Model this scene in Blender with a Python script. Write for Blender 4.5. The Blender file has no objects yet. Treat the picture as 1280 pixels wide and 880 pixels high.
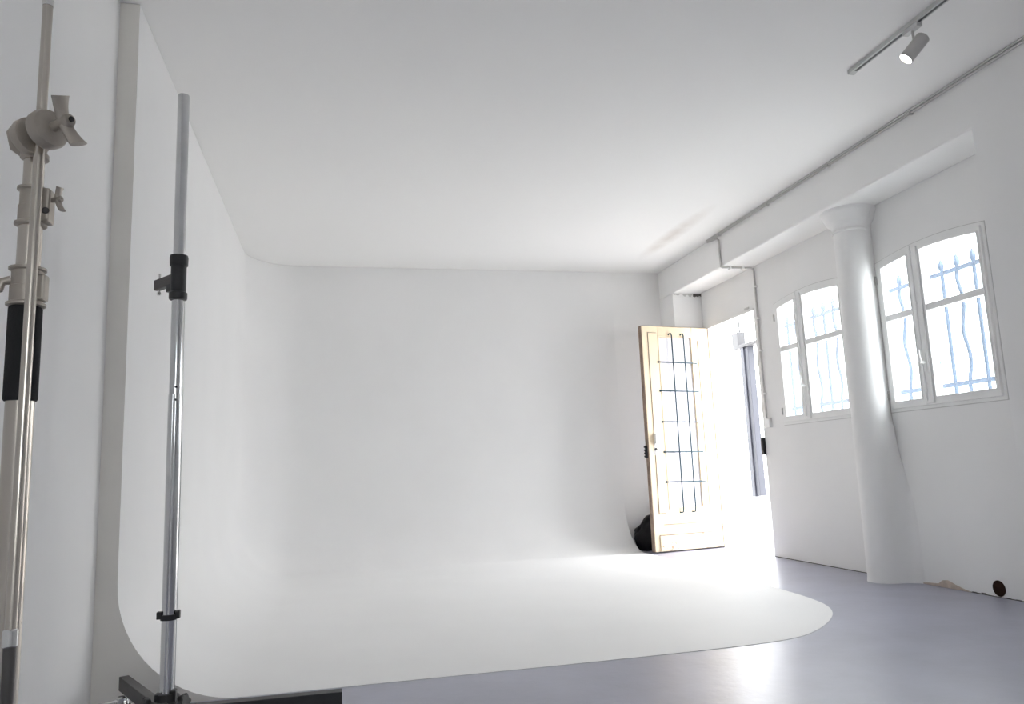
import bpy, bmesh, math, random
from mathutils import Vector, Matrix
random.seed(4)
PI = math.pi
scene = bpy.context.scene
C = scene.collection

# ------------------------------------------------------------------ camera
cam_d = bpy.data.cameras.new('camera'); cam = bpy.data.objects.new('camera', cam_d); C.objects.link(cam)
yaw, pitch, roll = math.radians(12.936), math.radians(8.785), math.radians(-2.2208)
f0 = Vector((math.sin(yaw), math.cos(yaw), 0)); r0 = Vector((math.cos(yaw), -math.sin(yaw), 0)); u0 = Vector((0, 0, 1))
FWD = f0*math.cos(pitch) + u0*math.sin(pitch); up = u0*math.cos(pitch) - f0*math.sin(pitch)
RGT = r0*math.cos(roll) + up*math.sin(roll); UP = up*math.cos(roll) - r0*math.sin(roll)
m = Matrix((RGT, UP, -FWD)).transposed().to_4x4(); m.translation = Vector((0, 0, 0.85))
cam.matrix_world = m
cam_d.sensor_width = 36; cam_d.lens = 956.05/1280*36; cam_d.clip_start = 0.05
scene.camera = cam

# ------------------------------------------------------------------ world, exposure
SKY = 19.2
world = bpy.data.worlds.new('overcast_sky'); scene.world = world; world.use_nodes = True
bg = world.node_tree.nodes['Background']
bg.inputs[0].default_value = (0.97, 0.985, 1.0, 1)
# overcast sky: three times as bright overhead as at the horizon
wt = world.node_tree; wg = wt.nodes.new('ShaderNodeTexCoord'); wsx = wt.nodes.new('ShaderNodeSeparateXYZ')
wm = wt.nodes.new('ShaderNodeMath'); wm.operation = 'MULTIPLY_ADD'; wm.use_clamp = False
wc = wt.nodes.new('ShaderNodeClamp'); wm.inputs[1].default_value = SKY*2/3; wm.inputs[2].default_value = SKY/3
wt.links.new(wg.outputs['Generated'], wsx.inputs[0]); wt.links.new(wsx.outputs['Z'], wc.inputs[0])
wt.links.new(wc.outputs[0], wm.inputs[0]); wt.links.new(wm.outputs[0], bg.inputs[1])
vs = scene.view_settings
vs.view_transform = 'Standard'; vs.look = 'None'; vs.gamma = 1; vs.use_curve_mapping = False; vs.exposure = 0.0
cy = scene.cycles
cy.max_bounces = 16; cy.diffuse_bounces = 12; cy.glossy_bounces = 4; cy.transparent_max_bounces = 12
cy.sample_clamp_indirect = 20

# the room
H = 2.95; D = 7.706; XL = -0.85; XW = -0.93; WB = 3.463; W = 3.793; YC = 3.375; ZB = 2.64
YP = 7.364; YH = 7.267; YJ = 6.352; DZ = 2.243; PIER = 3.365; REAR = -1.7; TW = 0.12; RC = 0.47

def portal(name, y0, y1, z0, z1):
    l = bpy.data.lights.new(name, 'AREA'); l.shape = 'RECTANGLE'
    l.size = z1-z0; l.size_y = y1-y0; l.cycles.is_portal = True
    o = bpy.data.objects.new(name, l); C.objects.link(o)
    o.location = (W+TW+0.02, (y0+y1)/2, (z0+z1)/2); o.rotation_euler = (0, PI/2, 0)   # faces -X
    return o
WINS = [(3.69, 4.664), (5.032, 6.006)]
portal('door_portal', YJ, YH, 0, DZ)
for a, b in WINS: portal('window_portal', a, b, 1.15, 2.26)
RX0, RX1, RZ0, RZ1 = -0.25, 0.80, 1.15, 2.20          # unseen window added in the rear wall to light surfaces facing the camera
o = portal('window_portal', RX0, RX1, RZ0, RZ1); o.location = ((RX0+RX1)/2, REAR-0.13, (RZ0+RZ1)/2); o.rotation_euler = (-PI/2, 0, PI)

# ------------------------------------------------------------------ materials
def mat(name, col, rough=0.6, metal=0.0, var=0.0, scale=6, bump=0.0, bscale=40, spec=0.5, col2=None):
    M = bpy.data.materials.new(name); M.use_nodes = True
    nt = M.node_tree; b = nt.nodes['Principled BSDF']
    b.inputs['Base Color'].default_value = (*col, 1); b.inputs['Roughness'].default_value = rough
    b.inputs['Metallic'].default_value = metal; b.inputs['Specular IOR Level'].default_value = spec
    tc = nt.nodes.new('ShaderNodeTexCoord')
    if var or col2:
        n = nt.nodes.new('ShaderNodeTexNoise'); n.inputs['Scale'].default_value = scale; n.inputs['Detail'].default_value = 5
        nt.links.new(tc.outputs['Object'], n.inputs['Vector'])
        r = nt.nodes.new('ShaderNodeValToRGB')
        c2 = col2 or tuple(max(0, c*(1-var)) for c in col)
        r.color_ramp.elements[0].position = 0.35; r.color_ramp.elements[1].position = 0.65
        r.color_ramp.elements[0].color = (*c2, 1); r.color_ramp.elements[1].color = (*col, 1)
        nt.links.new(n.outputs['Fac'], r.inputs[0]); nt.links.new(r.outputs[0], b.inputs['Base Color'])
    if bump:
        n2 = nt.nodes.new('ShaderNodeTexNoise'); n2.inputs['Scale'].default_value = bscale; n2.inputs['Detail'].default_value = 4
        nt.links.new(tc.outputs['Object'], n2.inputs['Vector'])
        bp = nt.nodes.new('ShaderNodeBump'); bp.inputs['Strength'].default_value = bump; bp.inputs['Distance'].default_value = 0.01
        nt.links.new(n2.outputs['Fac'], bp.inputs['Height']); nt.links.new(bp.outputs[0], b.inputs['Normal'])
    return M

M_wall = mat('white_wall_paint', (0.85, 0.845, 0.838), 0.75, var=0.03, scale=1.5, bump=0.12, bscale=9, spec=0.25)
M_cyc = mat('matte_white_cove_paint', (0.835, 0.83, 0.826), 0.62, var=0.02, scale=2.0, bump=0.02, bscale=3, spec=0.35)
M_panel = mat('unpainted_grey_side', (0.84, 0.81, 0.76), 0.8, var=0.06, scale=3)
M_frame = mat('white_gloss_paint', (0.85, 0.85, 0.84), 0.4, var=0.03, scale=8)
M_floor = mat('blue_grey_floor_paint', (0.352, 0.358, 0.445), 0.34, var=0.14, scale=2.6, bump=0.16, bscale=16, spec=1.0)
M_conduit = mat('grey_conduit_plastic', (0.58, 0.57, 0.56), 0.45, var=0.08, scale=12)
M_dark = mat('dark_joint', (0.10, 0.09, 0.085), 0.9)
M_hole = mat('brown_rim_and_hole_shade', (0.045, 0.026, 0.02), 1.0, var=0.4, scale=20, spec=0.0)  # darkness inside the hole is put into this colour
M_chip = mat('exposed_plaster', (0.62, 0.52, 0.45), 0.9, var=0.2, scale=30)
M_chrome = mat('brushed_aluminium', (0.66, 0.665, 0.675), 0.15, 1.0, var=0.06, scale=20)
M_steel = mat('bright_steel', (0.75, 0.75, 0.74), 0.2, 1.0)
M_black = mat('black_plastic', (0.018, 0.018, 0.02), 0.45, var=0.3, scale=30)
M_tube = mat('dark_grey_powder_coat', (0.075, 0.068, 0.066), 0.5, var=0.15, scale=25)
M_rubber = mat('black_foam', (0.012, 0.012, 0.013), 0.85, bump=0.2, bscale=200)
M_beige = mat('warm_nickel_casting', (0.43, 0.385, 0.335), 0.42, 0.5, var=0.1, scale=40)
M_beige_tube = mat('warm_nickel_tube', (0.60, 0.55, 0.49), 0.25, 0.85, var=0.06, scale=10)
M_track = mat('white_track_metal', (0.55, 0.55, 0.54), 0.35)
M_trackslot = mat('track_slot', (0.10, 0.10, 0.10), 0.6)
M_lamp = mat('light_grey_lamp_body', (0.55, 0.53, 0.51), 0.45)
M_iron = mat('blue_grey_wrought_iron', (0.07, 0.11, 0.18), 0.6, var=0.3, scale=30)
M_door = mat('pale_cream_door_paint', (0.80, 0.665, 0.475), 0.55, var=0.06, scale=4)
M_dooredge = mat('brown_door_edge', (0.33, 0.24, 0.18), 0.7, var=0.3, scale=15)
M_bar = mat('teal_painted_bar', (0.016, 0.055, 0.08), 0.5, var=0.2, scale=30)
M_bag = mat('black_bag_plastic', (0.006, 0.005, 0.007), 0.6, bump=0.4, bscale=20, spec=0.2)
M_ground = mat('pale_pavement', (0.55, 0.54, 0.53), 0.8, var=0.15, scale=3)
M_bracket = mat('grey_bracket_paint', (0.05, 0.05, 0.054), 0.5)
M_rail = mat('grey_blue_rail_paint', (0.055, 0.058, 0.075), 0.5, var=0.05, scale=10)

# worn foot of the door: bare wood showing through the paint
M_kick = mat('worn_cream_paint', (0.80, 0.66, 0.48), 0.7, scale=28, col2=(0.42, 0.26, 0.17))
M_kick.node_tree.nodes['Color Ramp'].color_ramp.elements[0].position = 0.30
M_kick.node_tree.nodes['Color Ramp'].color_ramp.elements[1].position = 0.42

# ceiling: faint damp stain that runs beside the beam
M_ceil = mat('white_ceiling_paint', (0.86, 0.852, 0.84), 0.8, bump=0.05, bscale=4, spec=0.2)
nt = M_ceil.node_tree; b = nt.nodes['Principled BSDF']
tc = nt.nodes.new('ShaderNodeTexCoord'); mp = nt.nodes.new('ShaderNodeMapping'); mp.vector_type = 'POINT'
mp.inputs['Location'].default_value = (-3.03*9, -6.35*1.15, 0); mp.inputs['Scale'].default_value = (9, 1.15, 0)
gr = nt.nodes.new('ShaderNodeTexGradient'); gr.gradient_type = 'SPHERICAL'
nz = nt.nodes.new('ShaderNodeTexNoise'); nz.inputs['Scale'].default_value = 5; nz.inputs['Detail'].default_value = 6
mu = nt.nodes.new('ShaderNodeMath'); mu.operation = 'MULTIPLY'
mx = nt.nodes.new('ShaderNodeMix'); mx.data_type = 'RGBA'
mx.inputs[6].default_value = (0.86, 0.852, 0.84, 1); mx.inputs[7].default_value = (0.50, 0.44, 0.38, 1)
nt.links.new(tc.outputs['Object'], mp.inputs[0]); nt.links.new(mp.outputs[0], gr.inputs[0])
nt.links.new(tc.outputs['Object'], nz.inputs['Vector'])
nt.links.new(gr.outputs['Fac'], mu.inputs[0]); nt.links.new(nz.outputs['Fac'], mu.inputs[1])
nt.links.new(mu.outputs[0], mx.inputs[0]); nt.links.new(mx.outputs[2], b.inputs['Base Color'])

def glass(name, haze, hazecol, gloss=0.06):
    M = bpy.data.materials.new(name); M.use_nodes = True; nt = M.node_tree
    for n in list(nt.nodes):
        if n.type != 'OUTPUT_MATERIAL': nt.nodes.remove(n)
    out = nt.nodes['Material Output']
    tr = nt.nodes.new('ShaderNodeBsdfTransparent'); tr.inputs[0].default_value = (0.95, 0.97, 0.97, 1)
    tl = nt.nodes.new('ShaderNodeBsdfTranslucent'); tl.inputs[0].default_value = (*hazecol, 1)
    df = nt.nodes.new('ShaderNodeBsdfDiffuse'); df.inputs[0].default_value = (*hazecol, 1)
    gl = nt.nodes.new('ShaderNodeBsdfGlossy'); gl.inputs['Roughness'].default_value = 0.05
    a = nt.nodes.new('ShaderNodeMixShader'); a.inputs[0].default_value = 0.5
    nt.links.new(tl.outputs[0], a.inputs[1]); nt.links.new(df.outputs[0], a.inputs[2])
    h = nt.nodes.new('ShaderNodeMixShader'); h.inputs[0].default_value = haze
    nt.links.new(tr.outputs[0], h.inputs[1]); nt.links.new(a.outputs[0], h.inputs[2])
    g = nt.nodes.new('ShaderNodeMixShader'); g.inputs[0].default_value = gloss
    lw = nt.nodes.new('ShaderNodeLayerWeight'); lw.inputs[0].default_value = 0.5
    pw = nt.nodes.new('ShaderNodeMath'); pw.operation = 'POWER'; pw.inputs[1].default_value = 5
    ma = nt.nodes.new('ShaderNodeMath'); ma.operation = 'MULTIPLY_ADD'; ma.inputs[1].default_value = 0.9; ma.inputs[2].default_value = 0.03
    nt.links.new(lw.outputs['Facing'], pw.inputs[0]); nt.links.new(pw.outputs[0], ma.inputs[0]); nt.links.new(ma.outputs[0], g.inputs[0])
    nt.links.new(h.outputs[0], g.inputs[1]); nt.links.new(gl.outputs[0], g.inputs[2])
    nt.links.new(g.outputs[0], out.inputs[0])
    return M
M_glass = glass('glare_veil_window_glass', 0.03, (0.9, 0.95, 1.0))  # milky veil mixed into the glass stands in for glare over the bars
M_glass2 = glass('strong_glare_veil_glass', 0.075, (0.93, 0.96, 1.0))  # stronger veil for the far window, where glare washes out its grille
M_dglass = glass('obscured_door_glass', 0.85, (0.94, 0.93, 0.97))

M_glow = bpy.data.materials.new('lamp_lens_glow'); M_glow.use_nodes = True
b = M_glow.node_tree.nodes['Principled BSDF']
b.inputs['Base Color'].default_value = (1, 1, 1, 1); b.inputs['Emission Color'].default_value = (1, 0.97, 0.9, 1); b.inputs['Emission Strength'].default_value = 6

# ------------------------------------------------------------------ mesh helpers
def link(name, bm, material, parent=None, smooth=False):
    bmesh.ops.recalc_face_normals(bm, faces=bm.faces)
    me = bpy.data.meshes.new(name); bm.to_mesh(me); bm.free()
    if material: me.materials.append(material)
    if smooth:
        for p in me.polygons: p.use_smooth = True
        try: me.set_sharp_from_angle(angle=math.radians(38))
        except Exception: pass
    o = bpy.data.objects.new(name, me); C.objects.link(o)
    if parent: o.parent = parent
    return o
def tag(o, label=None, cat=None, group=None, kind=None):
    if label: o['label'] = label
    if cat: o['category'] = cat
    if group: o['group'] = group
    if kind: o['kind'] = kind
    return o
def empty(name, loc=(0, 0, 0), rz=0):
    o = bpy.data.objects.new(name, None); C.objects.link(o); o.location = loc; o.rotation_euler = (0, 0, rz)
    o.empty_display_size = 0.1
    return o
def box(bm, x0, x1, y0, y1, z0, z1, bev=0.0, M=None):
    vs = [bm.verts.new((x, y, z)) for x in (x0, x1) for y in (y0, y1) for z in (z0, z1)]
    q = [(0, 1, 3, 2), (4, 6, 7, 5), (0, 4, 5, 1), (2, 3, 7, 6), (0, 2, 6, 4), (1, 5, 7, 3)]
    fs = [bm.faces.new([vs[i] for i in f]) for f in q]
    geo = vs
    if bev:
        ed = list({e for f in fs for e in f.edges})
        r = bmesh.ops.bevel(bm, geom=ed, offset=bev, segments=2, affect='EDGES', profile=0.5)
        geo = list({v for f in r['faces'] for v in f.verts} | {v for v in vs if v.is_valid})
    if M is not None: bmesh.ops.transform(bm, matrix=M, verts=geo)
    return bm
def B(): return bmesh.new()
def bx(*a, **k): return box(bmesh.new(), *a, **k)
def frame_of(d):
    d = d.normalized(); a = Vector((0, 0, 1)) if abs(d.z) < 0.9 else Vector((1, 0, 0))
    s = d.cross(a).normalized(); return s, s.cross(d).normalized()
def tube(bm, pts, rad, seg=16, caps=True):
    pts = [Vector(p) for p in pts]; n = len(pts)
    rads = rad if isinstance(rad, (list, tuple)) else [rad]*n
    rings = []; s = None
    for i, p in enumerate(pts):
        d = (pts[min(i+1, n-1)] - pts[max(i-1, 0)])
        if d.length < 1e-9: d = Vector((0, 0, 1))
        d.normalize()
        if s is None: s, t = frame_of(d)
        else:
            s = (s - d*s.dot(d)).normalized()
        t = d.cross(s).normalized()
        rings.append([bm.verts.new(p + (s*math.cos(a*2*PI/seg) + t*math.sin(a*2*PI/seg))*rads[i]) for a in range(seg)])
    for A, Bq in zip(rings, rings[1:]):
        for k in range(seg): bm.faces.new((A[k], A[(k+1) % seg], Bq[(k+1) % seg], Bq[k]))
    if caps:
        bm.faces.new(rings[0]); bm.faces.new(rings[-1])
    return bm
def lathe(bm, prof, c=(0, 0, 0), axis=Vector((0, 0, 1)), seg=28):
    """prof: list of (radius, height along axis)"""
    axis = Vector(axis).normalized(); s, t = frame_of(axis); c = Vector(c); rings = []
    for r, hh in prof:
        rings.append([bm.verts.new(c + axis*hh + (s*math.cos(a*2*PI/seg) + t*math.sin(a*2*PI/seg))*max(r, 1e-4)) for a in range(seg)])
    for A, Bq in zip(rings, rings[1:]):
        for k in range(seg): bm.faces.new((A[k], A[(k+1) % seg], Bq[(k+1) % seg], Bq[k]))
    bm.faces.new(rings[0]); bm.faces.new(rings[-1])
    return bm
def prism_x(bm, outline, x0, x1):
    """outline in (y,z) extruded along x"""
    a = [bm.verts.new((x0, y, z)) for y, z in outline]; c = [bm.verts.new((x1, y, z)) for y, z in outline]
    n = len(a); bm.faces.new(a); bm.faces.new(c[::-1])
    for i in range(n): bm.faces.new((a[i], a[(i+1) % n], c[(i+1) % n], c[i]))
    return bm
def ring_x(bm, outer, inner, x0, x1):
    n = len(outer)
    V = [[bm.verts.new((x, y, z)) for y, z in L] for L in (outer, inner) for x in (x0, x1)]
    oa, ob, ia, ib = V
    for i in range(n):
        j = (i+1) % n
        bm.faces.new((oa[i], oa[j], ia[j], ia[i])); bm.faces.new((ob[i], ib[i], ib[j], ob[j]))
        bm.faces.new((oa[i], ob[i], ob[j], oa[j])); bm.faces.new((ia[i], ia[j], ib[j], ib[i]))
    return bm
def copy_tree(o, parent=None):
    c = o.copy(); C.objects.link(c); c.parent = parent
    for ch in list(o.children): copy_tree(ch, c)
    return c

# ------------------------------------------------------------------ setting: floor, ceiling, walls
tag(link('floor', bx(XW-0.1, W+TW, REAR-0.1, D+0.1, -0.1, 0), M_floor), 'blue-grey painted concrete floor with a soft shine', kind='structure')
tag(link('ceiling', bx(XW-0.1, W+TW, REAR-0.1, D+0.1, H, H+0.12), M_ceil), 'flat white ceiling with a faint brown damp stain', kind='structure')
tag(link('wall_left', bx(XW-0.1, XW, REAR-0.1, D+0.1, 0, H), M_wall), 'plain white wall behind the tall light stand', kind='structure')
tag(link('wall_back', bx(XW, W+TW, D, D+0.1, 0, H), M_wall), 'white end wall beside the open door', kind='structure')
bm = B()
for x0_, x1_, z0_, z1_ in ((XW, RX0, 0, H), (RX1, W+TW, 0, H), (RX0, RX1, 0, RZ0), (RX0, RX1, RZ1, H)):
    box(bm, x0_, x1_, REAR-0.1, REAR, z0_, z1_)
tag(link('wall_rear', bm, M_wall), 'white wall behind the viewer', kind='structure')

# right wall: inner face with arched window holes and door hole, splayed reveals, outer face
ZS, ZT, DROP = 1.147, 2.222, 0.042
NA = 12
def arch(y, a, b2): 
    t = (y-(a+b2)/2)/((b2-a)/2); return ZT + DROP*(1-t*t)
bm = B()
holes = sorted([(a, b2, ZS, None) for a, b2 in WINS] + [(YJ, YH, 0, DZ)])
def quad(*p): bm.faces.new([bm.verts.new(q) for q in p])
SP = 0.20
for X, sp in ((W, 0.0), (W+TW, SP)):
    y = REAR
    for a, b2, z0, z1 in holes:
        s = sp if z1 is None else 0
        A, Bb = a-s*0.1, b2+s
        if z1 is None and (a, b2) == WINS[1] and s: Bb = b2+0.14
        quad((X, y, 0), (X, A, 0), (X, A, H), (X, y, H))
        if z1 is None:
            quad((X, A, 0), (X, Bb, 0), (X, Bb, z0-s*0.3), (X, A, z0-s*0.3))
            for i in range(NA):
                ya, yb = a+(b2-a)*i/NA, a+(b2-a)*(i+1)/NA
                Ya, Yb = A+(Bb-A)*i/NA, A+(Bb-A)*(i+1)/NA
                quad((X, Ya, arch(ya, a, b2)+s*0.3), (X, Yb, arch(yb, a, b2)+s*0.3), (X, Yb, H), (X, Ya, H))
        else:
            quad((X, A, z1), (X, Bb, z1), (X, Bb, H), (X, A, H))
        y = Bb
    quad((X, y, 0), (X, D, 0), (X, D, H), (X, y, H))
for a, b2, z0, z1 in holes:
    X0, X1 = W, W+TW
    if z1 is None:
        A, Bb = a-SP*0.1, (b2+0.14 if (a, b2) == WINS[1] else b2+SP); k = SP*0.3
        pi = [(a, z0), (b2, z0)] + [(b2+(a-b2)*i/NA, arch(b2+(a-b2)*i/NA, a, b2)) for i in range(NA+1)]
        po = [(A, z0-k), (Bb, z0-k)] + [(Bb+(A-Bb)*i/NA, arch(b2+(a-b2)*i/NA, a, b2)+k) for i in range(NA+1)]
    else:
        pi = [(a, z0), (b2, z0), (b2, z1), (a, z1)]; po = pi
    for i in range(len(pi)):
        j = (i+1) % len(pi)
        if z1 is not None and i == 0: continue
        quad((X0, *pi[i]), (X0, *pi[j]), (X1, *po[j]), (X1, *po[i]))
bmesh.ops.remove_doubles(bm, verts=bm.verts, dist=0.0005)
wr = tag(link('wall_right', bm, M_wall), 'white plaster wall with two arched windows and the doorway', kind='structure')
link('beam', bx(WB, W, REAR, D, ZB, H, bev=0.012), M_wall, wr)
link('pier', bx(WB-0.001, W, REAR, PIER, 0, H), M_wall, wr)
link('pier', bx(WB, W, YP, D, 0, ZB, bev=0.006), M_wall, wr)

# ragged gap at the head of the corner pier
def ragged(name, pts, off, ax, val, thick, material, parent):
    bm = B(); a = []; c = []
    for q in pts:
        p0 = [0, 0, 0]; p1 = [0, 0, 0]
        ii = [i for i in range(3) if i != ax]
        p0[ii[0]] = p1[ii[0]] = q[0]; p0[ii[1]] = p1[ii[1]] = q[1]; p0[ax] = val; p1[ax] = val+thick
        a.append(bm.verts.new(p0)); c.append(bm.verts.new(p1))
    n = len(a); bm.faces.new(a); bm.faces.new(c[::-1])
    for i in range(n): bm.faces.new((a[i], a[(i+1) % n], c[(i+1) % n], c[i]))
    return link(name, bm, material, parent)
def jag(u0, u1, v0, v1, n, seed, tip=0.0):
    R = random.Random(seed); top = [(u0+(u1-u0)*i/n, v1) for i in range(n+1)]
    bot = [(u0+(u1-u0)*i/n, v1-(v1-v0)*(tip if i in (0, n) else R.uniform(0.25, 1))) for i in range(n, -1, -1)]
    return top+bot
ragged('plaster_gap', jag(3.475, 3.56, ZB-0.022, ZB-0.001, 6, 1, 0.2), 0, 1, YP-0.004, 0.005, M_conduit, wr)
ragged('plaster_gap', jag(3.58, 3.69, ZB-0.035, ZB-0.001, 7, 2, 0.2), 0, 1, YP-0.004, 0.005, M_conduit, wr)
ragged('plaster_gap', jag(3.70, 3.792, ZB-0.05, ZB-0.001, 5, 3, 0.6), 0, 1, YP-0.004, 0.005, M_dark, wr)
# dark open joint and chips along the foot of the right wall
bm = B()
R = random.Random(9); ys = [3.37+i*0.035 for i in range(int((YJ-3.37)/0.035)+1)]
for i in range(len(ys)-1):
    z = 0.004+R.random()**4*0.009
    if 5.0 < ys[i]: z = 0.005
    box(bm, W-0.003, W, ys[i], ys[i+1], 0.0, z)
link('floor_joint', bm, M_dark, wr)
ragged('plaster_chip', [(4.14, 0.001), (4.20, 0.012), (4.27, 0.03), (4.33, 0.05), (4.37, 0.045), (4.41, 0.02), (4.52, 0.012), (4.58, 0.001)], 0, 0, W-0.005, 0.006, M_chip, wr)
ragged('plaster_chip', [(4.86, 0.001), (4.90, 0.03), (4.95, 0.034), (4.98, 0.001)], 0, 0, W-0.005, 0.006, M_chip, wr)
# round vent hole low in the wall: flush disc coloured as its shaded inside
hy, hz = 3.935, 0.052
bm = B(); lathe(bm, [(0.050, -0.002), (0.046, -0.004), (0.043, 0.0), (0.043, 0.012)], (W-0.001, hy, hz), Vector((-1, 0, 0)), 24)
bm.free()
bm = B()
seg = 24
for (ra, xa, rb, xb) in ((0.047, W-0.0015, 0.041, W-0.004), (0.041, W-0.004, 0.039, W-0.0012)):
    va = [bm.verts.new((xa, hy+ra*math.cos(k*2*PI/seg), hz+ra*math.sin(k*2*PI/seg))) for k in range(seg)]
    vb = [bm.verts.new((xb, hy+rb*math.cos(k*2*PI/seg), hz+rb*math.sin(k*2*PI/seg))) for k in range(seg)]
    for k in range(seg): bm.faces.new((va[k], va[(k+1) % seg], vb[(k+1) % seg], vb[k]))
link('vent_rim', bm, M_hole, wr, True)
bm = B(); bm.faces.new([bm.verts.new((W-0.0013, hy+0.046*math.cos(k*2*PI/seg), hz+0.046*math.sin(k*2*PI/seg))) for k in range(seg)])
link('vent_hole_shade', bm, M_hole, wr)

# thin metal strip over the doorway
tag(link('trim_1', bx(W-0.012, W+0.03, YJ-0.01, YH+0.02, DZ-0.002, DZ+0.022, bev=0.003), M_frame), 'narrow white strip along the head of the doorway', kind='structure')
ob = bx(W-0.008, W, 6.42, 6.50, DZ+0.03, DZ+0.05, bev=0.002)
tag(link('door_head_catch', ob, M_conduit, bpy.data.objects['trim_1']))

# ------------------------------------------------------------------ round column under the beam
col = empty('column', (3.668, 4.74, 0))
def engaged(prof, seg=30):
    """half-round shaft built into the wall: circle towards the room, straight cheeks back to the plaster"""
    bm = B(); rings = []; xw_ = W-3.668-0.001
    for r, z in prof:
        t = min(1, max(0, (1.10-z)/0.75)); t = t*t*(3-2*t)          # below the sills the plaster sweeps out to the wall
        ye = -0.074-max(0, r-0.12)*1.1-0.13*t
        a0, a1 = math.radians(-68-22*t), math.radians(-292)
        ps = Vector((r*math.cos(a0), r*math.sin(a0))); pe_ = Vector((xw_, ye)); pc = Vector((xw_*(0.55+0.4*t), min(ps.y, ye)*0.5+max(ps.y, ye)*0.5-0.0*t)) if t < 0.01 else Vector((xw_*0.92, ps.y-0.012))
        L = []
        for i in range(8):
            q_ = i/8; L.append(tuple(pe_*(1-q_)**2+pc*2*q_*(1-q_)+ps*q_*q_))
        for i in range(seg+1):
            a = a0+(a1-a0)*i/seg
            L.append((min(r*math.cos(a), xw_), r*math.sin(a)))
        L.append((xw_, r*0.9))
        rings.append([bm.verts.new((x, y, z)) for x, y in L])
    n = len(rings[0])
    for A, Bq in zip(rings, rings[1:]):
        for k in range(n): bm.faces.new((A[k], A[(k+1) % n], Bq[(k+1) % n], Bq[k]))
    bm.faces.new(rings[0]); bm.faces.new(rings[-1]); return bm
link('shaft', engaged([(0.128, 0), (0.127, 0.012), (0.124, 0.03), (0.122, 0.3), (0.1215, 0.4), (0.121, 0.5), (0.121, 0.6), (0.1205, 0.68), (0.1205, 0.76), (0.120, 0.82), (0.120, 0.88), (0.120, 0.94), (0.1195, 1.0), (0.1195, 1.05), (0.119, 1.10), (0.118, 1.4), (0.112, 2.40), (0.112, 2.475)]), M_wall, col, True)
link('capital', engaged([(0.112, 2.47), (0.122, 2.478), (0.122, 2.488), (0.114, 2.495), (0.118, 2.51), (0.130, 2.53), (0.150, 2.545), (0.160, 2.56), (0.168, 2.585), (0.178, 2.605), (0.186, 2.62), (0.186, ZB)]), M_wall, col, True)
tag(col, 'round white column with flared capital between the two windows', 'column')

# ------------------------------------------------------------------ cyclorama
cyc = empty('cyclorama', (XL, YC, 0))
DB = D-0.003; RK = 0.50; XE = 2.915
path = []   # (point, inward normal)
NL = 24
for i in range(NL+1): path.append(((XL, YC+(DB-RK-YC)*i/NL), (1, 0)))
for i in range(1, 13):
    a = PI - (PI/2)*i/12
    path.append(((XL+RK+RK*math.cos(a), DB-RK+RK*math.sin(a)), (-math.cos(a), -math.sin(a))))
for i in range(1, NL+1): path.append(((XL+RK+(XE-XL-RK)*i/NL, DB), (0, -1)))
prof = [(0, H-0.002), (0, 2.2), (0, 1.4), (0, 0.8)] + [(RC*(1-math.cos(i/16*PI/2)), RC*(1-math.sin(i/16*PI/2))) for i in range(17)]
ZF = 0.0022
bm = B(); grid = []
for (px, py), (nx, ny) in path:
    grid.append([bm.verts.new((px+nx*o-XL, py+ny*o-YC, max(z, ZF))) for o, z in prof])
for A, Bq in zip(grid, grid[1:]):
    for k in range(len(prof)-1): bm.faces.new((A[k], A[k+1], Bq[k+1], Bq[k]))
# floor sheet with a rounded front corner
edge = [(XE+0.01, 6.6), (2.905, 6.0), (2.885, 5.4), (2.872, 4.93), (2.86, 4.72), (2.838, 4.42), (2.785, 4.14), (2.66, 3.90), (2.46, 3.68), (2.25, 3.51), (2.08, 3.445), (1.88, 3.415), (1.5, 3.395), (0.94, 3.385)]
# smooth the outline (Chaikin)
E2 = edge
for _ in range(2):
    q = [E2[0]]
    for a, c in zip(E2, E2[1:]):
        q += [(a[0]*.75+c[0]*.25, a[1]*.75+c[1]*.25), (a[0]*.25+c[0]*.75, a[1]*.25+c[1]*.75)]
    E2 = q+[E2[-1]]
inner = [g[-1] for g in grid]
ring = [bm.verts.new((x-XL, y-YC, ZF)) for x, y in E2]
bm.faces.new(inner + ring)
rl = [bm.verts.new((v.co.x, v.co.y, 0.0)) for v in ring]
for i in range(len(ring)-1): bm.faces.new((ring[i], rl[i], rl[i+1], ring[i+1]))
g0 = bm.verts.new((grid[0][-1].co.x, 0, 0)); bm.faces.new((ring[-1], rl[-1], g0, grid[0][-1]))
bmesh.ops.triangulate(bm, faces=[f for f in bm.faces if len(f.verts) > 4])
cs = link('cove_surface', bm, M_cyc, cyc)
for p in cs.data.polygons: p.use_smooth = True
cs.data.set_sharp_from_angle(angle=math.radians(30))
def end_panel(pts, y=None, x=None):
    bm = B()
    if y is not None: bm.faces.new([bm.verts.new((a-XL, y-YC, z)) for a, z in pts])
    else: bm.faces.new([bm.verts.new((x-XL, a-YC, z)) for a, z in pts])
    return bm
ep = link('end_panel', end_panel([(XW, 0), (XW, H-0.002)] + [(XL+o, z) for o, z in prof], y=YC+0.0015), M_panel, cyc)
ep['label'] = 'grey-beige unpainted end of the cove'
ep = link('end_panel', end_panel([(D, 0), (D, H-0.002)] + [(DB-o, z) for o, z in prof], x=XE-0.001), M_wall, cyc)
tag(cyc, 'seamless white infinity cove curving from wall to floor', 'backdrop')

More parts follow.
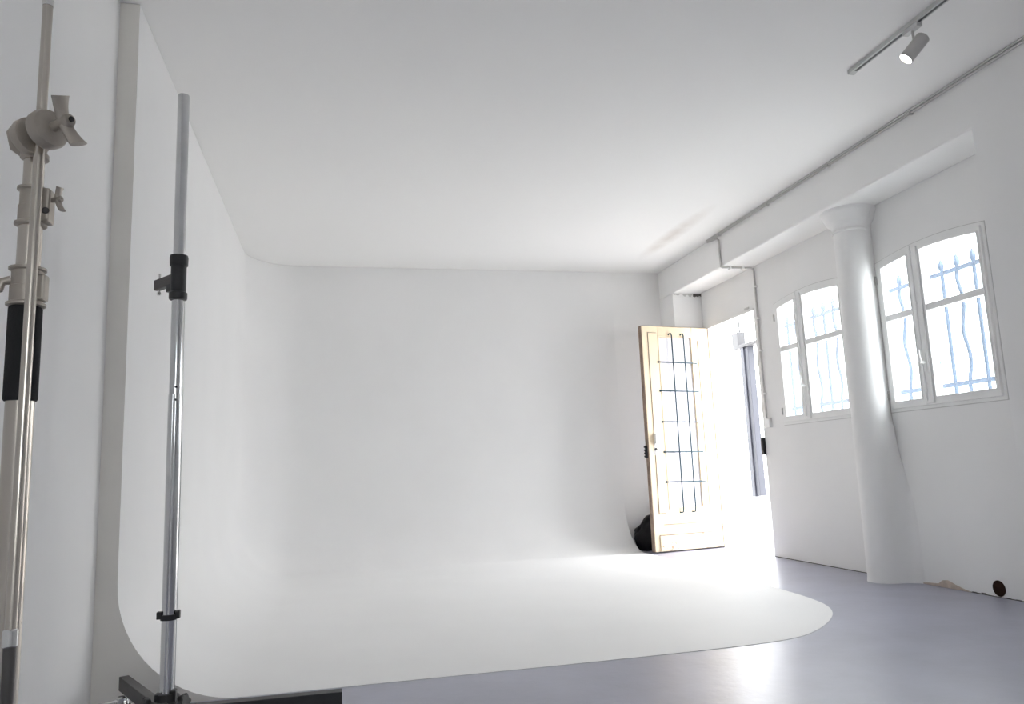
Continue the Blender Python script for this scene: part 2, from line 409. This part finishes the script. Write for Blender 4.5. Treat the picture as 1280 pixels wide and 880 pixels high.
# ------------------------------------------------------------------ windows
def make_window(name, a, b2, label, gm=None):
    gm = gm or M_glass
    w = empty(name, (W, (a+b2)/2, ZS)); yc = (a+b2)/2
    ym = a+0.600                                  # where the two leaves meet
    def top(y, inset=0.0): return arch(min(max(y, a), b2), a, b2)-inset-ZS
    def loop(y0, y1, z0, inset, n=10):
        return [(y0-yc, z0), (y1-yc, z0)] + [(y1+(y0-y1)*i/n-yc, top(y1+(y0-y1)*i/n, inset)) for i in range(n+1)]
    e = 0.0
    fr = link('window_frame', ring_x(B(), loop(a+0.001, b2-0.001, 0.001, 0.001), loop(a+0.022, b2-0.022, 0.022, 0.022), -0.006, 0.07), M_frame, w)
    for side, (y0, y1, sl, sr) in enumerate(((a+0.022, ym, 0.022, 0.078), (ym, b2-0.022, 0.046, 0.043))):
        xo = -0.022 if side == 0 else -0.016
        out = loop(y0+0.001, y1-0.001, 0.023, 0.023); inn = loop(y0+sl, y1-sr, 0.066, 0.058)
        s = link('sash', ring_x(B(), out, inn, xo, 0.035), M_frame, w)
        link('glazing_bead', ring_x(B(), loop(y0+sl-0.004, y1-sr+0.004, 0.062, 0.054), loop(y0+sl+0.006, y1-sr-0.006, 0.072, 0.064), xo-0.004, xo), M_frame, s)
        mz = 1.806-ZS
        link('muntin', bx(xo+0.002, 0.03, y0+sl-0.002-yc, y1-sr+0.002-yc, mz-0.022, mz+0.022, bev=0.004), M_frame, s)
        lo = [(y0+sl-0.006-yc, 0.060), (y1-sr+0.006-yc, 0.060), (y1-sr+0.006-yc, mz), (y0+sl-0.006-yc, mz)]
        hi = [(y0+sl-0.006-yc, mz)] + [(y1-sr+0.006-yc, mz)] + [q for q in loop(y0+sl-0.006, y1-sr+0.006, 0.06, 0.052)[2:]]
        link('pane', prism_x(B(), lo, 0.008, 0.012), gm, s); link('pane', prism_x(B(), hi, 0.008, 0.012), gm, s)
    # meeting strip with bolt rod and lever handle
    link('meeting_strip', bx(-0.034, -0.022, ym-0.062-yc, ym+0.004-yc, 0.03, top(ym, 0.03), bev=0.004), M_frame, w)
    h = link('lever_handle', lathe(B(), [(0.008, 0), (0.012, 0.01), (0.009, 0.02), (0.009, 0.04)], (-0.034, ym-0.028-yc, 0.30), Vector((-1, 0, 0)), 14), M_frame, w, True)
    link('lever', tube(B(), [(-0.062, ym-0.028-yc, 0.295), (-0.066, ym-0.027-yc, 0.32), (-0.066, ym-0.022-yc, 0.36), (-0.062, ym-0.018-yc, 0.385)], [0.009, 0.008, 0.007, 0.008], 10), M_frame, h, True)
    link('backplate', bx(-0.038, -0.034, ym-0.042-yc, ym-0.014-yc, 0.235, 0.365, bev=0.002), M_frame, h)
    link('bolt_rod', tube(B(), [(-0.037, ym-0.012-yc, 0.05), (-0.037, ym-0.012-yc, top(ym)-0.02)], 0.0055, 10), M_frame, w, True)
    for zz in (0.12, top(ym)-0.06, 0.70):
        link('rod_guide', bx(-0.045, -0.034, ym-0.024-yc, ym-0.000-yc, zz-0.012, zz+0.012, bev=0.003), M_frame, w)
    for zz in (0.12, 0.95):
        link('hinge', tube(B(), [(-0.018, b2-0.012-yc, zz-0.03), (-0.018, b2-0.012-yc, zz+0.03)], 0.007, 10), M_conduit, w, True)
    # hairline joint between frame and plaster
    link('plaster_joint', ring_x(B(), loop(a-0.004, b2+0.004, -0.004, -0.004), loop(a+0.002, b2-0.002, 0.002, 0.002), -0.0015, 0.001), M_conduit, w)
    tag(w, label, 'window', kind='structure')
    return w
make_window('window_1', *WINS[0], 'arched white casement window beside the column, iron bars behind its glass')
make_window('window_2', *WINS[1], 'arched white casement window between the column and the doorway', M_glass2)

rw = empty('added_rear_window', ((RX0+RX1)/2, REAR-0.05, RZ0)); hw = (RX1-RX0)/2; hh_ = RZ1-RZ0  # added window out of view, lets in fill light from behind the camera
for x0_, x1_, z0_, z1_ in ((-hw, -hw+0.05, 0, hh_), (hw-0.05, hw, 0, hh_), (-hw+0.05, hw-0.05, 0, 0.06), (-hw+0.05, hw-0.05, hh_-0.06, hh_), (-0.04, 0.04, 0.06, hh_-0.06)):
    link('window_frame', bx(x0_, x1_, -0.03, 0.03, z0_, z1_, bev=0.004), M_frame, rw)
for x0_, x1_ in ((-hw+0.05, -0.04), (0.04, hw-0.05)):
    link('pane', bx(x0_, x1_, -0.002, 0.002, 0.06, hh_-0.06), M_glass, rw)
tag(rw, 'added white two-pane window behind the viewer, unseen, for fill light', 'window', kind='structure')

# wrought iron grilles outside
def grille(y0, label, n0=-2, n1=7):
    g = empty('window_grille', (4.05, y0, 1.2))
    sp = 0.1365
    for k in range(n0, n1):
        y = k*sp
        if k % 2 == 0: pts = [(0, y, -0.1), (0, y, 0.90)]; rr = [0.0125, 0.0125]
        else:
            pts = [(0, y, -0.1)] + [(0, y+0.016*math.sin((i/24)*2*PI*2.2), -0.02+0.84*i/24) for i in range(25)] + [(0, y, 0.90)]; rr = [0.0125]*27
        bm = B(); tube(bm, pts, rr, 8)
        tube(bm, [(0, y, 0.895), (0, y, 0.91), (0, y, 0.93), (0, y, 0.975)], [0.014, 0.020, 0.021, 0.004], 8)
        link('bar', bm, M_iron, g, True)
    for z in (0.873, 0.106):
        link('rail', bx(-0.008, 0.008, n0*sp-0.06, (n1-1)*sp+0.06, z-0.015, z+0.015, bev=0.002), M_iron, g)
        for y in (n0*sp-0.05, (n1-1)*sp+0.05):
            link('anchor', bx(-0.14, 0.008, y-0.009, y+0.009, z-0.009, z+0.009), M_iron, g)
    tag(g, label, 'window grille', 'wrought iron grilles outside the windows')
    return g
grille(4.066, 'blue-grey wrought iron grille outside the window beside the thick pier')
grille(5.40, 'blue-grey wrought iron grille outside the window next to the doorway', -1, 7)

# ------------------------------------------------------------------ open door
hx, hy_ = W-0.008, YH
fx, fy = 2.985, 7.13
ang = math.atan2(hy_-fy, hx-fx); LW = math.hypot(hx-fx, hy_-fy)
door = empty('door_1', (fx, fy, 0.012), ang)       # local x: free edge -> hinge, local y: thickness away from viewer
DHT = 2.232; TH = 0.042
gl, grr, gb, gt = 0.19, 0.605, 0.40, 2.135
link('stile', bx(0.004, gl, 0, TH, 0, DHT, bev=0.003), M_door, door)
link('stile', bx(grr, LW, 0, TH, 0, DHT, bev=0.003), M_door, door)
link('top_rail', bx(gl, grr, 0, TH, gt, DHT, bev=0.002), M_door, door)
link('bottom_rail', bx(gl, grr, 0.002, TH, 0, gb, bev=0.002), M_door, door)
e = link('free_edge', bx(-0.002, 0.004, 0.002, TH+0.012, 0, DHT), M_dooredge, door); e['label'] = 'bare brown edge of the door'
link('hinge_edge', bx(LW-0.004, LW+0.004, -0.004, TH, 0, DHT), M_dooredge, door)
link('top_edge', bx(0, LW, 0, TH, DHT, DHT+0.004), M_dooredge, door)
gp = link('pane', bx(gl-0.005, grr+0.005, 0.018, 0.024, gb-0.005, gt+0.005), M_dglass, door); gp['label'] = 'milky obscured glass'
# shallow mouldings
def mould(x, z0, z1, w=0.004): link('moulding', bx(x-w/2, x+w/2, -0.006, 0.001, z0, z1, bev=0.0015), M_dooredge, door)
mould(0.072, 0.365, 2.165); mould(0.672, 0.39, 2.10)
link('moulding', bx(0.072, 0.15, -0.005, 0.001, 0.362, 0.367), M_dooredge, door)
link('moulding', bx(0.072, 0.17, -0.005, 0.001, 2.163, 2.167), M_dooredge, door)
for x0_, x1_, z0_, z1_ in ((gl, gl+0.012, gb, gt), (grr-0.012, grr, gb, gt), (gl, grr, gb, gb+0.012), (gl, grr, gt-0.012, gt)):
    link('glazing_bead', bx(x0_, x1_, -0.004, 0.018, z0_, z1_, bev=0.002), M_door, door)
link('groove', bx(0.12, LW-0.15, -0.003, 0.001, 0.252, 0.257), M_dooredge, door)
link('weather_board', bx(0.06, LW-0.03, -0.012, 0.0, 0.004, 0.152, bev=0.004), M_kick, door)
link('groove', bx(0.06, LW-0.03, -0.013, 0.0, 0.152, 0.158), M_dooredge, door)
# security bars
for x in (0.342, 0.486):
    link('security_bar', tube(B(), [(x-0.022, 0.004, 2.15), (x-0.02, -0.018, 2.158), (x-0.008, -0.024, 2.162), (x, -0.024, 2.14), (x, -0.024, 1.3), (x, -0.024, 0.40), (x-0.006, -0.024, 0.366), (x-0.02, -0.018, 0.362), (x-0.022, 0.004, 0.364)], 0.0072, 10), M_bar, door, True)
for z in (1.865, 1.572, 1.26, 0.96, 0.665):
    b_ = link('cross_bar', tube(B(), [(0.178, 0.002, z), (0.178, -0.012, z), (0.184, -0.016, z), (0.63, -0.016, z-0.008), (0.636, -0.012, z-0.008), (0.636, 0.002, z-0.008)], 0.0065, 10), M_bar, door, True)
    link('rosette', lathe(B(), [(0.011, 0), (0.011, 0.006), (0.005, 0.010)], (0.178, 0.0, z), Vector((0, -1, 0)), 12), M_bar, b_, True)
# lock and handle
lk = link('lock_plate', bx(0.062, 0.098, -0.004, 0.0, 0.93, 1.15, bev=0.001), M_frame, door)
link('pull_handle', bx(0.060, 0.098, -0.045, -0.004, 1.045, 1.145, bev=0.005), M_frame, lk)
link('keyhole', lathe(B(), [(0.014, 0), (0.014, 0.008), (0.007, 0.010)], (0.078, -0.004, 0.99), Vector((0, -1, 0)), 16), M_black, lk, True)
lb = link('lock_case', bx(-0.016, -0.002, TH-0.02, TH+0.01, 0.905, 1.03, bev=0.001), M_black, door)
for i in range(4):
    link('bolt', tube(B(), [(-0.03, TH-0.004, 0.922+i*0.031), (-0.012, TH-0.004, 0.922+i*0.031)], 0.008, 10), M_black, lb, True)
for z in (0.25, 1.1, 1.98):
    link('hinge', tube(B(), [(LW+0.004, -0.004, z-0.05), (LW+0.004, -0.004, z+0.05)], 0.006, 10), M_door, door, True)
tag(door, 'open cream door with tall glass pane and teal iron bars', 'door', kind='structure')

st = empty('strike_box', (W, 6.372, 0.978))
link('case', bx(-0.03, 0.0, -0.034, 0.0, -0.078, 0.078, bev=0.004), M_black, st)
link('catch_plate', bx(-0.034, -0.03, -0.03, -0.006, -0.05, 0.05, bev=0.001), M_tube, st)
tag(st, 'black strike box of the lock on the doorway edge', 'lock')

# ------------------------------------------------------------------ outside the door
tag(link('ground_outside', bx(W+TW, 40, -30, 45, -0.12, -0.02), M_ground), 'pale pavement outside the doorway', kind='structure')
rail = empty('hanging_rail', (4.25, 7.29, 0.5))
link('post', bx(-0.03, 0.04, -0.05, 0.02, -0.01, 1.55, bev=0.004), M_rail, rail)
link('guide', bx(-0.045, 0.0, 0.02, 0.09, -0.02, 1.55, bev=0.004), M_rail, rail)
link('bracket_arm', bx(-0.05, 0.06, -0.30, 0.14, 1.55, 1.585, bev=0.004), M_bracket, rail)
link('bracket_plate', bx(-0.03, 0.06, 0.14, 0.27, 1.55, 1.74, bev=0.006), M_bracket, rail)
link('hanger', bx(0.0, 0.015, 0.15, 0.165, 1.73, 2.10), M_bracket, rail)
link('wall_stay', bx(-0.338, 0.015, 0.15, 0.165, 2.085, 2.10), M_bracket, rail)
tag(rail, 'grey upright rail hanging from a white bracket outside the doorway', 'rail')

# ------------------------------------------------------------------ black bag behind the door
bm = B()
bmesh.ops.create_icosphere(bm, subdivisions=4, radius=1)
from mathutils import noise
for v in bm.verts:
    d = v.co.copy(); n = 1 + 0.16*noise.noise(d*1.9+Vector((3, 1, 2))) + 0.07*noise.noise(d*5.2)
    x, y, z = d.x*0.15*n, d.y*0.17*n, d.z*0.19*n
    if z > 0: x *= 1-0.45*(z/0.2); y *= 1-0.3*(z/0.2); x += 0.03*z/0.16
    v.co = (x, y, max(z, -0.165)+0.165)
bag = empty('bag', (3.075, 7.47, 0.0))
link('body', bm, M_bag, bag, True)
bm = B(); bmesh.ops.create_icosphere(bm, subdivisions=3, radius=1)
for v in bm.verts:
    d = v.co.copy(); n = 1+0.25*noise.noise(d*3)
    v.co = (d.x*0.05*n-0.105, d.y*0.06*n, d.z*0.045*n+0.19)
link('side_flap', bm, M_bag, bag, True)
link('handle', tube(B(), [(0.0, -0.03, 0.31), (0.01, -0.045, 0.345), (0.03, -0.04, 0.355), (0.045, -0.03, 0.31)], 0.008, 8), M_bag, bag, True)
tag(bag, 'slouched black bag on the floor behind the open door', 'bag')

# ------------------------------------------------------------------ conduit along the beam and down the wall
cd = empty('electrical_conduit', (W-0.014, 6.27, 1.2))
o = Vector(cd.location)
def rel(pts): return [tuple(Vector(p)-o) for p in pts]
xc = WB-0.013
link('ceiling_run', tube(B(), rel([(xc, REAR+0.3, H-0.013), (xc, 6.47, H-0.013)]), 0.009, 10), M_conduit, cd, True)
link('second_run', tube(B(), rel([(xc-0.020, REAR+0.3, H-0.008), (xc-0.020, 6.47, H-0.008)]), 0.006, 10), M_conduit, cd, True)
xw = W-0.013
link('beam_loop', tube(B(), rel([(xc-0.01, 6.47, H-0.02), (xc-0.004, 6.40, H-0.025), (xc, 6.30, H-0.035), (xc, 6.27, H-0.06), (xc, 6.265, ZB+0.02), (xc, 6.262, ZB-0.008), (xc+0.012, 6.262, ZB-0.013), (xw-0.03, 6.262, ZB-0.013), (xw-0.004, 6.262, ZB-0.02), (xw, 6.262, ZB-0.05)]), 0.009, 10), M_conduit, cd, True)
link('wall_drop', tube(B(), rel([(xw, 6.262, ZB-0.045), (xw, 6.27, 1.8), (xw, 6.262, 1.22)]), 0.009, 10), M_conduit, cd, True)
for y in [0.5+i*0.82 for i in range(8)]:
    link('clip', bx(xc-0.018-o.x, WB-o.x, y-0.008-o.y, y+0.008-o.y, H-0.028-o.z, H-o.z, bev=0.002), M_conduit, cd)
for z in (1.45, 1.85, 2.15, 2.45):
    link('clip', bx(xw-0.015-o.x, W-o.x, 6.245-o.y, 6.28-o.y, z-0.008-o.z, z+0.008-o.z, bev=0.002), M_frame, cd)
for x in (3.54, 3.67):
    link('clip', bx(x-0.008-o.x, x+0.008-o.x, 6.24-o.y, 6.285-o.y, ZB-0.028-o.z, ZB-o.z, bev=0.002), M_frame, cd)
jb = link('junction_box', bx(W-0.03-o.x, W-o.x, 6.20-o.y, 6.30-o.y, 1.14-o.z, 1.225-o.z, bev=0.006), M_frame, cd)
tag(cd, 'thin grey conduit clipped along the beam and down beside the doorway', 'conduit')

# ------------------------------------------------------------------ ceiling track and spotlight
tk = empty('lighting_track', (2.755, 3.395, H))
link('channel', bx(-0.019, 0.019, -6.0, 0, -0.022, 0, bev=0.002), M_track, tk)
link('slot', bx(-0.007, 0.007, -5.99, -0.03, -0.0235, -0.02), M_trackslot, tk)
link('end_cap', bx(-0.020, 0.020, -0.002, 0.012, -0.024, 0, bev=0.002), M_track, tk)
tag(tk, 'slim pale lighting track fixed to the ceiling', 'lighting track')
lp = empty('spotlight', (2.757, 2.945, H-0.022)); lo = Vector(lp.location)
piv = Vector((0.006, 0, -0.105))
v = (lo+piv-Vector((0, 0, 0.85))).normalized()
im = (-0.62*RGT-0.78*UP); im = (im - v*im.dot(v)).normalized()
axis = (-v*0.50 + im*0.866).normalized()
link('adapter', bx(-0.017, 0.017, -0.05, 0.05, -0.022, 0, bev=0.003), M_track, lp)
link('stem', tube(B(), [(0, 0, -0.02), (0.002, 0, -0.06), tuple(piv+Vector((0, 0, 0.01)))], 0.0065, 12), M_lamp, lp, True)
bd = link('body', lathe(B(), [(0.030, -0.062), (0.034, -0.058), (0.034, 0.075), (0.0315, 0.075), (0.0315, 0.066)], piv, axis, 32), M_lamp, lp, True)
lens = B(); lathe(lens, [(0.0310, 0.0665), (0.0310, 0.0715), (0.02, 0.0725)], piv, axis, 32); link('lens', lens, M_glow, bd, True)
tag(lp, 'small pale cylindrical spotlight, lit, hanging from the ceiling track', 'spotlight')
sd = bpy.data.lights.new('spotlight_beam', 'SPOT'); sd.energy = 25; sd.color = (1, 0.95, 0.86); sd.spot_size = math.radians(70); sd.spot_blend = 0.6; sd.shadow_soft_size = 0.03
so = bpy.data.objects.new('spotlight_beam', sd); C.objects.link(so); so.parent = lp
so.location = piv+axis*0.085; so.rotation_euler = axis.to_track_quat('-Z', 'Y').to_euler()

# ------------------------------------------------------------------ backdrop stand (silver pole on dark tube base)
SX, SY = -0.564, 2.89
bs = empty('backdrop_stand', (SX, SY, 0))
def fluted(bm, r, z0, z1, seg=48):
    rings = []
    for z in (z0, z1):
        L = []
        for k in range(seg):
            a = k*2*PI/seg; q = abs(math.sin(a*2)); rr = r*(1-0.10*(1-min(1, q*3.0)))
            L.append(bm.verts.new((rr*math.cos(a), rr*math.sin(a), z)))
        rings.append(L)
    for k in range(seg): bm.faces.new((rings[0][k], rings[0][(k+1) % seg], rings[1][(k+1) % seg], rings[1][k]))
    bm.faces.new(rings[0]); bm.faces.new(rings[1]); return bm
link('lower_pole', fluted(B(), 0.0225, 0.13, 1.16), M_chrome, bs, True)
link('upper_pole', lathe(B(), [(0.0205, 1.155), (0.0205, 2.286), (0.0195, 2.290), (0.0165, 2.290), (0.0165, 2.25)], seg=32), M_chrome, bs, True)
for z in (1.14, 1.10+0.085):
    link('screw', lathe(B(), [(0.004, 0), (0.004, 0.004)], (0.006, -0.0195, z), Vector((0.2, -1, 0)), 10), M_black, bs)
# T bracket: black sleeve, arm to the left and a screw through its end
sl = link('sleeve', lathe(B(), [(0.029, 1.503), (0.031, 1.508), (0.031, 1.528), (0.0265, 1.532), (0.0265, 1.625), (0.031, 1.63), (0.032, 1.658), (0.030, 1.667), (0.021, 1.667)], seg=32), M_black, bs, True)
Ma = Matrix.Translation((0, 0, 1.585)) @ Matrix.Rotation(math.radians(128), 4, 'Z')
link('bracket_arm', bx(0.02, 0.165, -0.012, 0.012, -0.02, 0.02, bev=0.004, M=Ma), M_tube, sl)
link('arm_rib', bx(0.02, 0.065, -0.014, 0.014, -0.045, -0.015, bev=0.003, M=Ma), M_black, sl)
pe = Ma @ Vector((0.145, 0, 0))
link('screw_rod', tube(B(), [(pe.x, pe.y, 1.545), (pe.x, pe.y, 1.627)], 0.0055, 12), M_steel, sl, True)
link('screw_nut', lathe(B(), [(0.008, 0), (0.008, 0.008)], (pe.x, pe.y, 1.548), (0, 0, 1), 6), M_steel, sl)
# thin cable clip low on the pole
cl = link('clip', lathe(B(), [(0.0265, 0.395), (0.0265, 0.413)], seg=28), M_black, bs, True)
link('clip_tab', bx(-0.036, -0.018, -0.018, 0.006, 0.40, 0.424, bev=0.002), M_black, cl)
link('clip_tab', bx(0.022, 0.036, -0.012, 0.012, 0.398, 0.424, bev=0.002), M_black, cl)
link('cord', tube(B(), [(0.026, -0.006, 0.15), (0.0265, -0.006, 0.9), (0.024, -0.006, 1.5)], 0.0012, 6), M_steel, bs)
# base: hub with clamp knobs and three square tubes on chrome feet
hub = link('hub', lathe(B(), [(0.040, 0.085), (0.046, 0.10), (0.046, 0.125), (0.034, 0.135), (0.031, 0.160), (0.024, 0.162)], seg=28), M_black, bs, True)
link('hub_lug', bx(0.012, 0.032, -0.02, 0.012, 0.13, 0.170, bev=0.003), M_black, hub)
link('hub_lug', bx(-0.034, -0.014, -0.02, 0.012, 0.13, 0.162, bev=0.003), M_black, hub)
def knob(c, axis_):
    bm = B(); n = 40; s, t = frame_of(Vector(axis_)); ax_ = Vector(axis_).normalized(); rings = []
    for hh, k in ((0, 0.85), (0.004, 1.0), (0.018, 1.0), (0.022, 0.85)):
        rings.append([bm.verts.new(Vector(c)+ax_*hh+(s*math.cos(a*2*PI/n)+t*math.sin(a*2*PI/n))*k*(0.026+0.004*math.cos(a*2*PI/n*6))) for a in range(n)])
    for A, Bq in zip(rings, rings[1:]):
        for k in range(n): bm.faces.new((A[k], A[(k+1) % n], Bq[(k+1) % n], Bq[k]))
    bm.faces.new(rings[0]); bm.faces.new(rings[-1]); return bm
for a_ in (-25, 205, 90):
    d_ = Vector((math.cos(math.radians(a_)), math.sin(math.radians(a_)), 0.25))
    link('clamp_knob', knob(d_*0.055+Vector((0, 0, 0.115)), d_), M_black, hub, True)
link('cross_foot', bx(-0.02, 0.572, -0.115, -0.07, 0.074, 0.138, bev=0.002), M_black, bs)
p0 = Vector((-0.232, 0.41, 0)); dl = Vector((0.235, -0.47, 0)).normalized()
Ml = Matrix.Translation(p0) @ Matrix.Rotation(math.atan2(dl.y, dl.x), 4, 'Z')
lg = link('side_foot', bx(0, 0.95, -0.017, 0.017, 0.088, 0.138, bev=0.002, M=Ml), M_tube, bs)
for ll in (0.05, 0.90):
    p = Ml @ Vector((ll, 0, 0))
    link('levelling_foot', lathe(B(), [(0.028, 0), (0.030, 0.004), (0.028, 0.012), (0.009, 0.018), (0.009, 0.09)], (p.x, p.y, 0), seg=20), M_steel, lg, True)
p = Vector((0.53, -0.0925, 0))
link('levelling_foot', lathe(B(), [(0.028, 0), (0.030, 0.004), (0.028, 0.012), (0.009, 0.018), (0.009, 0.08)], (p.x, p.y, 0), seg=20), M_steel, bs, True)
p = Ml @ Vector((0.06, 0, 0))
link('foot_bracket', bx(p.x-0.045, p.x+0.03, p.y-0.06, p.y-0.012, 0.0, 0.064, bev=0.006), M_steel, lg)
link('foot_nut', lathe(B(), [(0.016, 0.062), (0.017, 0.066), (0.017, 0.082), (0.013, 0.086)], (p.x-0.012, p.y-0.036, 0), seg=18), M_steel, lg, True)
link('brake_lever', tube(B(), [(p.x-0.01, p.y-0.04, 0.074), (p.x-0.05, p.y-0.05, 0.070), (p.x-0.10, p.y-0.055, 0.066)], [0.008, 0.006, 0.004], 10), M_steel, lg, True)
tag(bs, 'silver backdrop stand on dark tube legs in front of the cove', 'stand')

# ------------------------------------------------------------------ heavy light stand beside the left wall, grip head and arm
LX, LY = -0.518, 1.42
ls = empty('light_stand', (LX, LY, 0))
link('lower_tube', tube(B(), [(0, 0, 0.22), (0, 0, 1.16)], 0.0215, 28), M_beige_tube, ls, True)
link('middle_tube', tube(B(), [(0, 0, 1.15), (0, 0, 1.32)], 0.0185, 28), M_beige_tube, ls, True)
link('top_tube', tube(B(), [(0, 0, 1.30), (0, 0, 1.455)], 0.0160, 28), M_beige_tube, ls, True)
link('grip_sleeve', lathe(B(), [(0.0235, 0.995), (0.0255, 0.998), (0.0255, 1.152), (0.0235, 1.155)], seg=28), M_rubber, ls, True)
def collar(z0, z1, r, n):
    c = link('collar', lathe(B(), [(r, z0), (r+0.0045, z0+0.002), (r+0.0045, z0+0.006), (r, z0+0.009), (r, (z0+z1)/2), (r-0.0015, (z0+z1)/2+0.001), (r-0.0015, z1-0.008), (r+0.003, z1-0.006), (r+0.003, z1-0.002), (r-0.002, z1)], seg=32), M_beige, ls, True)
    return c
c1 = collar(1.155, 1.225, 0.0255, 0)
link('boss', bx(0.012, 0.031, -0.014, 0.012, 1.165, 1.212, bev=0.004), M_beige, c1)
link('latch', tube(B(), [(-0.022, -0.008, 1.20), (-0.034, -0.012, 1.196), (-0.036, -0.014, 1.182), (-0.046, -0.016, 1.178)], [0.008, 0.007, 0.006, 0.005], 12), M_beige, c1, True)
c2 = collar(1.297, 1.368, 0.0205, 1)
link('boss', bx(0.010, 0.034, -0.022, 0.010, 1.302, 1.362, bev=0.004), M_beige, c2)
def wing_knob(parent, c, ax_, s=1.0, tilt=0.0):
    ax_ = Vector(ax_).normalized(); sd_, td = frame_of(ax_)
    w_ = sd_*math.sin(tilt)+td*math.cos(tilt); w_.normalize(); q = ax_.cross(w_)
    bm = B(); lathe(bm, [(0.0075*s, 0), (0.0065*s, 0.012*s), (0.009*s, 0.018*s), (0.010*s, 0.030*s), (0.008*s, 0.034*s)], c, ax_, 18)
    lathe(bm, [(0.0035*s, 0.034*s), (0.0035*s, 0.0355*s)], c, ax_, 12)
    for sg in (-1, 1):
        rings = []
        for i in range(9):
            t_ = i/8; p_ = Vector(c)+ax_*s*(0.022+0.010*t_**1.6)+w_*sg*s*(0.004+0.030*t_)
            wd = s*(0.0095+0.005*t_**2); th = s*(0.0078-0.0024*t_)
            rings.append([bm.verts.new(p_+q*wd*math.cos(a*2*PI/14)+(ax_*0.95-w_*sg*0.3)*th*math.sin(a*2*PI/14)) for a in range(14)])
        for A, Bq in zip(rings, rings[1:]):
            for j in range(14): bm.faces.new((A[j], A[(j+1) % 14], Bq[(j+1) % 14], Bq[j]))
        bm.faces.new(rings[0]); bm.faces.new(rings[-1])
    k = link('wing_knob', bm, M_beige, parent, True)
    k.data.materials.append(M_black)
    return k
wing_knob(c2, (0.032, -0.008, 1.343), (1, -0.35, 0.08), 0.6, 0.1)
link('screw', lathe(B(), [(0.0055, 0), (0.0055, 0.005), (0.003, 0.006)], (0.028, -0.020, 1.320), (0.6, -1, 0), 14), M_tube, c2, True)
# turtle base, out of the picture
bs_ = link('base_collar', lathe(B(), [(0.03, 0.18), (0.034, 0.185), (0.034, 0.26), (0.024, 0.265)], seg=24), M_beige, ls, True)
for a_ in (40, 160, 280):
    cz, sz = math.cos(math.radians(a_)), math.sin(math.radians(a_))
    link('leg', tube(B(), [(0.02*cz, 0.02*sz, 0.22), (0.10*cz, 0.10*sz, 0.21), (0.16*cz, 0.16*sz, 0.10), (0.20*cz, 0.20*sz, 0.014), (0.34*cz, 0.34*sz, 0.0125)], 0.0125, 14), M_beige_tube, ls, True)
# grip head clamped on the top tube, with the arm rod held between its plates
zg = 1.44
gax = Vector((0.80, -0.58, 0.10)).normalized(); gc = Vector((0.040, -0.058, zg+0.012))
gh = link('grip_head', lathe(B(), [(0.028, -0.014), (0.033, -0.012), (0.034, 0.0), (0.031, 0.008), (0.021, 0.012), (0.013, 0.013)], gc, gax, 36), M_beige, ls, True)
link('socket', lathe(B(), [(0.019, zg-0.022), (0.022, zg-0.020), (0.022, zg-0.012), (0.0185, zg-0.008), (0.0185, zg+0.012)], seg=24), M_beige, gh, True)
link('back_plate', lathe(B(), [(0.020, -0.062), (0.029, -0.058), (0.032, -0.050), (0.032, -0.038), (0.027, -0.036)], gc, gax, 32), M_beige, gh, True)
link('axle', tube(B(), [gc-gax*0.06, gc], 0.010, 14), M_beige, gh, True)
link('yoke', tube(B(), [(-0.010, 0.0, zg-0.012), (-0.030, -0.004, zg+0.0), (-0.034, -0.008, zg+0.022), (-0.020, -0.014, zg+0.036)], [0.011, 0.0095, 0.0095, 0.010], 14), M_beige, gh, True)
wing_knob(gh, tuple(gc+gax*0.012), gax, 1.2, 0.4)
link('pin', lathe(B(), [(0.0045, 0), (0.0045, 0.003)], tuple(gc+gax*0.0535), gax, 12), M_black, gh)
go = Vector((LX, LY, 0))
Ah = Vector((-0.4985, 1.384, 1.462)); A1 = Vector((-0.4795, 1.33, 0.630)); dd = (Ah-A1).normalized(); A0 = Ah+dd*0.246
ga = link('grip_arm', tube(B(), [tuple(A0-go), tuple(A1-go)], 0.0082, 20), M_beige_tube, ls, True)
link('knurled_tip', lathe(B(), [(0.0088, -0.008), (0.0095, -0.004), (0.0095, 0.004), (0.0075, 0.006), (0.0085, 0.012), (0.0075, 0.02), (0.0085, 0.028), (0.0075, 0.036), (0.006, 0.05)], A0-go, dd, 18), M_steel, ga, True)
link('end_collar', lathe(B(), [(0.0082, -0.012), (0.0105, -0.010), (0.0105, 0.012), (0.0082, 0.014)], A1-go, dd, 20), M_steel, ga, True)
link('lower_rod', tube(B(), [tuple(A1-go), tuple(A1-go-dd*0.4)], 0.0085, 20), M_tube, ga, True)
tag(ls, 'nickel-grey light stand with black foam grip, wing knobs and upright arm rod', 'stand')
